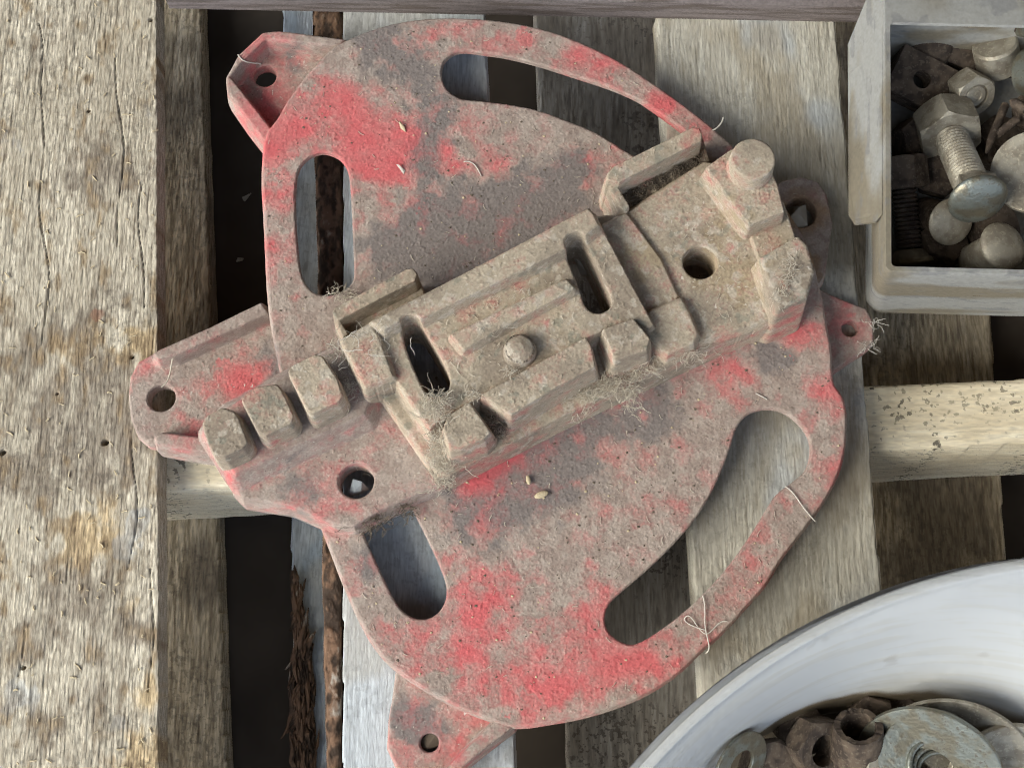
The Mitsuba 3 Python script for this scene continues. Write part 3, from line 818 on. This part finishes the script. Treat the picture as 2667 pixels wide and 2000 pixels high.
def lump(name, label, cat, px, py, z, size, mat, direction=(0, -.3, 1), spin=0., kind='hex'):
    tt = None
    if kind == 'hex':
        m = hexnut(size[0], size[1])
    elif kind == 'cyl':
        r, h = size
        m = lathe([(0, 0), (r * .92, 0), (r, h * .06), (r, h * .92), (r * .9, h), (0, h * 1.01)], 40)
    else:
        m = trimesh.creation.icosphere(3, 1.0)
        v = m.vertices
        m.vertices = v * (1 + .25 * (meshkit.fbm(v * 1.6 + px, 2) - .5)[:, None]) * np.array(size)
    kk = put(name, aim(m, at(px, py, z), direction, spin), mat, 35)
    tag(kk, label, cat)


lump('iron_block', 'rounded rusty iron piece behind the holed block', 'block', 2425, 118, .034, (.017, .020, .010), 'rusty_iron', kind='lump')
lump('bolt', 'dark bolt head deep in the back of the bin', 'bolt', 2500, 118, .020, (.036, .02), 'rusty_iron', (.1, -.4, .9))
lump('bolt', 'pale dusty bolt head leaning near the back right of the bin', 'bolt', 2602, 175, .030, (.0155, .022), 'dusty_steel', (-.35, .35, .8), kind='cyl')
lump('bolt', 'small round rod end by the back wall of the bin', 'bolt', 2612, 82, .045, (.0052, .02), 'rusty_iron', (.3, -.2, .9), kind='cyl')
lump('bolt', 'bright cylinder end in the back right corner of the bin', 'bolt', 2655, 72, .052, (.0062, .03), 'zinc_steel', (.0, -.5, .8), kind='cyl')
lump('bolt', 'pale domed bolt head cut by the right edge of the picture', 'bolt', 2676, 190, .045, (.017, .02), 'zinc_steel', (.5, -.4, .8), kind='cyl')
lump('flat_disc', 'large flat dusty disc head in the right of the bin', 'bolt', 2692, 452, .055, (.0275, .006), 'dusty_steel', (-.35, -.15, .92), kind='cyl')
lump('nut', 'dusty nut tucked between the disc and the domed bolt', 'nut', 2680, 290, .035, (.026, .018), 'rusty_iron', (.2, -.5, .9))
lump('nut', 'rusty nut deep behind the leftmost threaded bolt', 'nut', 2360, 375, .010, (.028, .02), 'rusty_iron', (.3, -.2, .9))
lump('nut', 'rusty nut deep under the bright bolt shank', 'nut', 2440, 460, .008, (.030, .018), 'rusty_iron', (-.2, -.2, .9))
lump('nut', 'rusty nut in the front of the bin below the domed head', 'nut', 2560, 610, .008, (.032, .02), 'rusty_iron', (.2, -.1, .9))
lump('nut', 'dark nut deep in the bin behind the large disc', 'nut', 2590, 400, .006, (.034, .02), 'rusty_iron', (.1, .2, .9))
lump('nut', 'dark nut in the front left corner of the bin', 'nut', 2440, 660, .006, (.030, .018), 'rusty_iron', (.1, .2, .9))
lump('nut', 'dark nut deep at the back left of the bin', 'nut', 2350, 100, .010, (.032, .02), 'rusty_iron', (.1, .2, .9))
for (a, b, za, zb2, r, lab) in [((2568, 400), (2618, 275), .050, .040, .0030, 'thin rusty nail pointing down beside the bright bolt'), ((2582, 365), (2650, 310), .044, .050, .0030, 'short rusty nail above the flat disc'),
                                ((2578, 425), (2585, 390), .044, .040, .0025, 'small rusty nail tip by the flat disc'), ((2630, 262), (2672, 285), .054, .056, .0035, 'rusty curved nail end at the right edge of the bin')]:
    kk = put('nail', tube(np.array([at(*a, za) + (at(*b, zb2) - at(*a, za)) * q for q in np.linspace(0, 1, 5)]), np.array([.3, 1, 1, 1, 1]) * r, 8), 'rusty_iron', True)
    tag(kk, lab, 'nail')

# ---------------------------------------------------------------- the white tub
tb = numbered('white_tub')
tag(tb, 'white plastic tub holding washers and pipe pieces at the lower right', 'tub')
N = 240
ang = np.linspace(0, 2 * math.pi, N, endpoint=False)
RC, RR, BC, BR = np.array([.3431, -.4973]), .3715, np.array([.2325, -.3578]), .1606
ZT, ZB = .12, .030


def ring(c, r, z):
    return np.stack([c[0] + r * np.cos(ang), c[1] + r * np.sin(ang), ang * 0 + z], 1)


def lerp_ring(t, z, grow=0.0):
    return ring(RC * (1 - t) + BC * t, RR * (1 - t) + BR * t + grow, z)


prof = [lerp_ring(1.0, DZ + .002, .006), lerp_ring(.45, .07, .006), lerp_ring(.05, .108, .005), ring(RC, RR - .006, ZT - .008), ring(RC, RR - .0016, ZT - .0016), ring(RC, RR, ZT), ring(RC, RR - .0012, ZT + .0011), ring(RC, RR - .0035, ZT + .0018), lerp_ring(.012, ZT + .002, -.005), lerp_ring(.03, ZT + .0012, -.0055), lerp_ring(.045, ZT - .0005, -.0055)]
for t_ in (.08, .14, .22, .3, .38, .46, .54, .62, .7, .78, .86, .93, 1.0, 1.05):
    prof.append(lerp_ring(t_, ZT - .001 - (ZT - ZB) * (.25 * t_ + .75 * t_ ** 2.2), -.0055))
prof.append(lerp_ring(1.10, .008, -.004))
put('wall', ring_mesh(prof), 'tub_plastic', True, tb)
put('base', ring_mesh([lerp_ring(1.10, .0082, -.003), np.tile([[BC[0], BC[1], .007]], (N, 1))]), 'tub_plastic', False, tb)


def washer(label, px, py, z, direction, r, hole, th=.0025, mat='zinc_steel', name='washer', cat='washer'):
    prof_ = [(hole, 0), (r - .0004, 0), (r, .0005), (r, th - .0005), (r - .0005, th), (hole + .0004, th), (hole, th - .0004), (hole, 0)]
    return tag(put(name, aim(lathe(prof_, 72), at(px, py, z), direction), mat, 30), label, cat)


washer('big spotted zinc washer lying flat on top in the tub', 2428, 1988, .055, (-.12, -.18, .97), .0325, .0145, .003)
for i, (dx, dy, dz, r) in enumerate([(6, 6, .001, .0150), (12, 18, -.002, .0142), (18, 30, -.005, .0135)]):
    ph = np.linspace(0, 2 * math.pi * .985, 50)
    c = at(2428 + dx, 1988 + dy, .0565 + dz)
    ringp = np.stack([c[0] + r * np.cos(ph), c[1] + r * np.sin(ph), c[2] + .001 * ph / 6.28], 1)
    kk = put('spring_washer', tube(ringp, .0019, 8), 'zinc_steel', True)
    tag(kk, ['top spring washer in the hole of the spotted washer', 'middle spring washer in the hole of the spotted washer', 'lowest spring washer in the hole of the spotted washer'][i], 'spring washer')
washer('large washer on edge leaning behind the spotted washer', 2420, 1995, .045, (-.42, -.62, .66), .044, .016, .004)
washer('dark washer on edge against the back of the tub', 2485, 1965, .032, (-.30, -.70, .62), .046, .018, .003, 'dusty_steel')
washer('washer partly under the leaning washer at the right edge', 2600, 2010, .040, (.2, -.6, .75), .036, .014, .004, 'dusty_steel')
washer('thin washer standing on edge against the left tub wall', 1925, 1990, .062, (.55, -.42, .55), .022, .010, .002)
washer('dull washer under the big spotted washer', 2380, 2040, .044, (.2, -.1, .95), .033, .014, .004, 'dusty_steel')
t = thing('pipe_piece', 'short brown pipe piece with a ragged open end in the tub', 'pipe')
d = np.array([-.10, .62, .75])
pp = lathe([(.0108, .034), (.0145, .034), (.0156, .026), (.0176, .010), (.0180, 0), (.0180, -.012), (.0105, -.012), (.0102, .02), (.0108, .034)], 56)
v = pp.vertices; v[:, 2] += np.where(v[:, 2] > .030, .0016 * (meshkit.fbm(np.stack([np.arctan2(v[:, 1], v[:, 0]) * 5, v[:, 0] * 50, v[:, 0] * 0], 1), 3) - .5) * 2, 0)
pp.vertices = v
put('body', aim(pp, at(2232, 1990, .030), d), 'rusty_iron', 40, t)
lump('hex_nut', 'dark brown nut with a wide hole left of the pipe piece', 'nut', 2105, 1935, .036, (.030, .016), 'rusty_iron', (.55, -.35, .7))
scene.pop('hex_nut'); used.pop('hex_nut')
scene['hex_nut'] = mikit.ply(aim(hexnut(.034, .016, .0098), at(2104, 1935, .034), (.45, -.30, .8), .3), 'rusty_iron', smooth=30)
used['hex_nut'] = 1
lump('steel_block', 'flat dark steel block beside the thin standing washer', 'block', 1990, 1998, .034, (.034, .012), 'rusty_iron', (.25, -.2, .9), .5)
lump('hex_nut', 'dark nut behind the pipe piece at the tub wall', 'nut', 2270, 1856, .022, (.026, .012), 'rusty_iron', (-.2, -.35, .85))
for x, y, z, sz_, lab in [(2300, 1960, .016, .042, 'rusty nut low in the gap between the pipe piece and the spotted washer'), (2350, 1890, .014, .036, 'rusty nut deep behind the spotted washer'),
                          (2480, 1890, .012, .034, 'rusty nut under the washer that leans on the back of the tub'), (2560, 1950, .016, .040, 'rusty nut deep at the right behind the leaning washers'),
                          (2080, 1890, .014, .030, 'small rusty nut against the tub wall above the wide-holed nut'), (2640, 1960, .02, .036, 'rusty nut at the right edge of the picture in the tub')]:
    kk = put('scrap_nut', aim(hexnut(sz_, .014, sz_ * .28), at(x, y, z), (rng.normal() * .3, rng.normal() * .3, 1), rng.random()), 'rusty_iron', 30)
    tag(kk, lab, 'nut')

# ---------------------------------------------------------------- lint, threads, crumbs
def fuzz(centers, n, length, radius, seed, curl=1.0):
    r = np.random.default_rng(seed)
    out = []
    for _ in range(n):
        x, y, z, sx, sy = centers[r.integers(len(centers))]
        p = at(x + r.normal() * sx, y + r.normal() * sy, z) + [0, 0, abs(r.normal()) * .0018]
        d = r.normal(size=3) * [1, 1, .35]; d /= np.linalg.norm(d)
        L = length * (.4 + r.random())
        q = [p]
        for _k in range(6):
            d = d + r.normal(size=3) * .45 * curl * [1, 1, .5]; d /= np.linalg.norm(d)
            nx = q[-1] + d * L / 6
            nx[2] = max(nx[2], p[2] - .001)
            q.append(nx)
        out.append(tube(np.array(q), radius * (.6 + .8 * r.random()), 3))
    return trimesh.util.concatenate(out)


def lint(label, centers, n, length, radius, seed, mat='lint'):
    tag(put('lint_clump', fuzz(centers, n, length, radius, seed), mat, True), label, 'lint')


lint('pale curly lint caught at the front left corner of the mounting block', [(1140, 1060, .079, 18, 22), (1140, 1140, .070, 12, 30), (1160, 1200, .058, 14, 22), (1150, 1250, .048, 14, 16)], 520, .009, .00016, 1)
lint('brown lint lying along the front ledge of the block', [(1540, 1020, .055, 40, 16), (1600, 1000, .055, 30, 14), (1660, 960, .055, 30, 14), (1760, 925, .056, 40, 12), (1500, 1050, .045, 20, 14), (1640, 1020, .048, 12, 20)], 620, .010, .00016, 2)
lint('dark lint packed in the gap between the front pads', [(1280, 1090, .066, 14, 22), (1300, 1120, .060, 12, 12)], 110, .007, .00022, 3, 'dirt')
lint('white lint strand on the pad at the left end of the block', [(960, 880, .083, 40, 6), (1000, 905, .083, 10, 20), (890, 905, .081, 6, 16)], 26, .012, .00016, 4, 'pale_thread')
lint('dusty lint in the crack of the lower end block', [(2060, 690, .084, 10, 16), (2045, 740, .083, 10, 16), (2035, 770, .080, 8, 14)], 90, .008, .00018, 5)
lint('dark debris caught where the foot meets the lower slot', [(960, 1372, .034, 24, 8), (1060, 1330, .033, 12, 8), (990, 1358, .034, 20, 6)], 110, .009, .00022, 6, 'dirt')
lint('black dirt packed in the slot behind the tall fence rib', [(1660, 510, .051, 16, 12), (1710, 478, .051, 18, 12), (1770, 445, .051, 16, 12), (1800, 420, .051, 14, 10)], 520, .004, .00035, 13, 'dirt')
lint('tuft of lint at the corner of the short fence rib', [(880, 765, .029, 14, 8), (905, 770, .030, 10, 6)], 60, .008, .0002, 7)
lint('lint between the third peg and the block', [(870, 930, .062, 8, 24), (905, 1010, .060, 10, 26)], 80, .009, .0002, 8)
lint('frayed fibres at the tip of the right lug', [(2272, 850, .012, 4, 10), (2262, 905, .012, 10, 4)], 22, .009, .0002, 9, 'pale_thread')
lint('fine lint along the inner groove of the block', [(1300, 790, .077, 40, 10), (1370, 760, .077, 30, 8), (1290, 860, .079, 20, 14), (1330, 970, .077, 10, 8), (1230, 1030, .078, 16, 8)], 120, .006, .00015, 10)


fib = np.random.default_rng(77)
fb = []
top_main = P([(960, 850), (1535, 555), (1700, 840), (1569, 850), (1251, 1020), (1130, 1110), (1030, 980)], .0745).buffer(-.002).difference(unary_union([slotA, slotB]).buffer(.003))
top_deck = P([(1740, 640), (1830, 440), (1930, 590), (2000, 760), (1990, 820), (1816, 880)], .0595).buffer(-.002).difference(hole_block.buffer(.003))
disc_free = plate_poly.buffer(-.003).difference(unary_union(slots).buffer(.003))
rng_on = lambda x, y: top_main.contains(Point(*at(x, y, .0745)[:2])) or top_deck.contains(Point(*at(x, y, .0595)[:2]))
while len(fb) < 420:
    x, y = fib.uniform(560, 2200), fib.uniform(80, 1850)
    on_block = bool(rng_on(x, y))
    if not on_block and fib.random() < .7:
        continue
    q = at(x, y, .0751 if on_block and top_main.contains(Point(*at(x, y, .0745)[:2])) else .0601 if on_block else ZP + .0006)
    if not on_block and not disc_free.contains(Point(q[0], q[1])):
        continue
    a_, L_ = fib.uniform(0, 6.28), fib.uniform(.0015, .005)
    t_ = np.linspace(-.5, .5, 5)[:, None]
    fb.append(tube(q + L_ * t_ * [math.cos(a_), math.sin(a_), 0] + L_ * .35 * (t_ ** 2) * [-math.sin(a_), math.cos(a_), .6], .00012 + .00012 * fib.random(), 3))
kf = put('fibre_bits', trimesh.util.concatenate(fb), 'lint', False)
labels[kf] = {'label': 'short pale fibres and hairs scattered over the dusty casting', 'kind': 'stuff'}


def thread(label, ctrl, r=.0006, mat='pale_thread', name='thread'):
    tag(put(name, tube(spline([at(*c) for c in ctrl], 40), r, 6), mat, True), label, 'thread')


thread('white thread draped across the right rim of the disc', [(2044, 1266, .0272), (2064, 1282, .0275), (2086, 1312, .0275), (2106, 1338, .0275), (2124, 1358, .026)], .00042)
thread('white looped thread on the lower right rim of the disc', [(1830, 1550, .0272), (1836, 1590, .0278), (1838, 1640, .028), (1846, 1676, .0275), (1838, 1700, .02)], .00042)
thread('small white loop lying beside the looped thread', [(1836, 1640, .028), (1806, 1630, .0275), (1784, 1608, .0275), (1788, 1604, .028), (1812, 1624, .0275), (1840, 1650, .028), (1870, 1625, .0275), (1895, 1618, .0275)], .00034)
thread('thin white fibre above the right slot', [(1968, 1024, .0268), (1984, 1032, .027), (1998, 1040, .0268)], .0004)
thread('thin fibre on the bright red rim near the tall rib', [(1884, 306, .028), (1878, 322, .0285), (1864, 336, .0275), (1856, 340, .027)], .0006)
thread('thin curved fibre on the grey upper part of the disc', [(1208, 422, .0268), (1230, 425, .0272), (1245, 442, .0272), (1254, 460, .0268)], .0004)
thread('thin fibre by the hole of the upper lug', [(620, 143, .025), (634, 158, .024), (654, 164, .020), (680, 168, .014)], .0005)
thread('dark fibre at the hole of the long lug', [(450, 935, .0215), (444, 965, .015), (430, 1000, .0135), (420, 1008, .0135)], .0005, 'lint')
kk = put('seed', aim(trimesh.util.concatenate([trimesh.creation.icosphere(2, 1.0)]).apply_scale([.0022, .0048, .0016]), at(1410, 1288, .0285), (0, 0, 1), -.9), 'straw', True)
tag(kk, 'grey seed husk on the disc below the block', 'seed')
kk = put('seed', aim(trimesh.creation.icosphere(2, 1.0).apply_scale([.0015, .0032, .0012]), at(1376, 1250, .0285), (0, 0, 1), .5), 'straw', True)
tag(kk, 'pale seed close under the front of the block', 'seed')

for px, py, z, sz, sp_, mat, lab in [(928, 1270, .028, (.0048, .0056, .004), .4, 'stone', 'pale stone chip lodged in the hole of the foot'), (2083, 575, .010, (.005, .0085, .003), -.3, 'dust_chip', 'dusty pebble lying in the hole of the rusty lug'),
                                   (645, 512, -.1515, (.0016, .0045, .001), -.4, 'dust_chip', 'pale chip fallen into the dark gap beside the plank'), (628, 676, -.1515, (.003, .0016, .001), .5, 'dust_chip', 'pale shaving lower in the dark gap beside the plank'),
                                   (1048, 328, .0275, (.0012, .0045, .0008), .75, 'straw', 'pale wood flake on the red patch of the disc'), (1046, 440, .0275, (.0028, .0012, .0008), -.4, 'pale_thread', 'small white flake under the red patch of the disc'),
                                   (1516, 700, .030, (.004, .009, .003), .6, 'dust_chip', 'white scrap deep in the right slot of the block')]:
    m = trimesh.convex.convex_hull(np.random.default_rng(px).normal(size=(14, 3)) * .75 * np.array(sz))
    tag(put('chip', aim(m, at(px, py, z), (.15, -.25, 1), sp_), mat, False), lab, 'chip')
m = trimesh.convex.convex_hull(np.random.default_rng(5).normal(size=(30, 3)) * np.array([.0035, .0035, .0012]))
tag(put('dirt_lump', aim(m, at(1121, 1936, .002), (0, 0, 1)), 'dirt', False), 'dark lump of dirt filling the hole of the lower lug', 'dirt')
tagst = lambda k_, l_: labels.__setitem__(k_, {'label': l_, 'kind': 'stuff'})
cr = []
inner = plate_poly.buffer(-.003).difference(unary_union(slots).buffer(.002))
while len(cr) < 1500:
    x, y = rng.uniform(650, 2220), rng.uniform(60, 1880)
    q = at(x, y, ZP)
    if not inner.contains(Point(q[0], q[1])):
        continue
    m = trimesh.creation.icosphere(0, 1.0)
    s = .00025 + .0007 * rng.random() ** 3
    m.vertices = m.vertices * rng.uniform(.6, 1.2, (len(m.vertices), 1)) * s * [1.2, 1, .8] + q + [0, 0, s * .3]
    cr.append(m)
k = put('dirt_crumbs', trimesh.util.concatenate(cr[:1000]), 'dirt', False)
tagst(k, 'dark dirt crumbs scattered over the disc')
k = put('straw_crumbs', trimesh.util.concatenate(cr[1000:]), 'straw', False)
tagst(k, 'pale straw crumbs scattered over the disc')
st = []
for _ in range(150):
    x, y = rng.uniform(-20, 405), rng.uniform(-20, 2020)
    q = at(x, y, DZ + .0012); a = rng.uniform(0, 6.28); L = rng.uniform(.001, .005)
    st.append(tube(np.array([q + L * np.array([math.cos(a), math.sin(a), .1 * rng.normal()]) * s_ + rng.normal(size=3) * .0003 for s_ in (-.5, 0, .5)]), .0003 + .0003 * rng.random(), 4))
k = put('straw_bits', trimesh.util.concatenate(st), 'straw', False)
tagst(k, 'short straw and splinter bits on the stained plank')
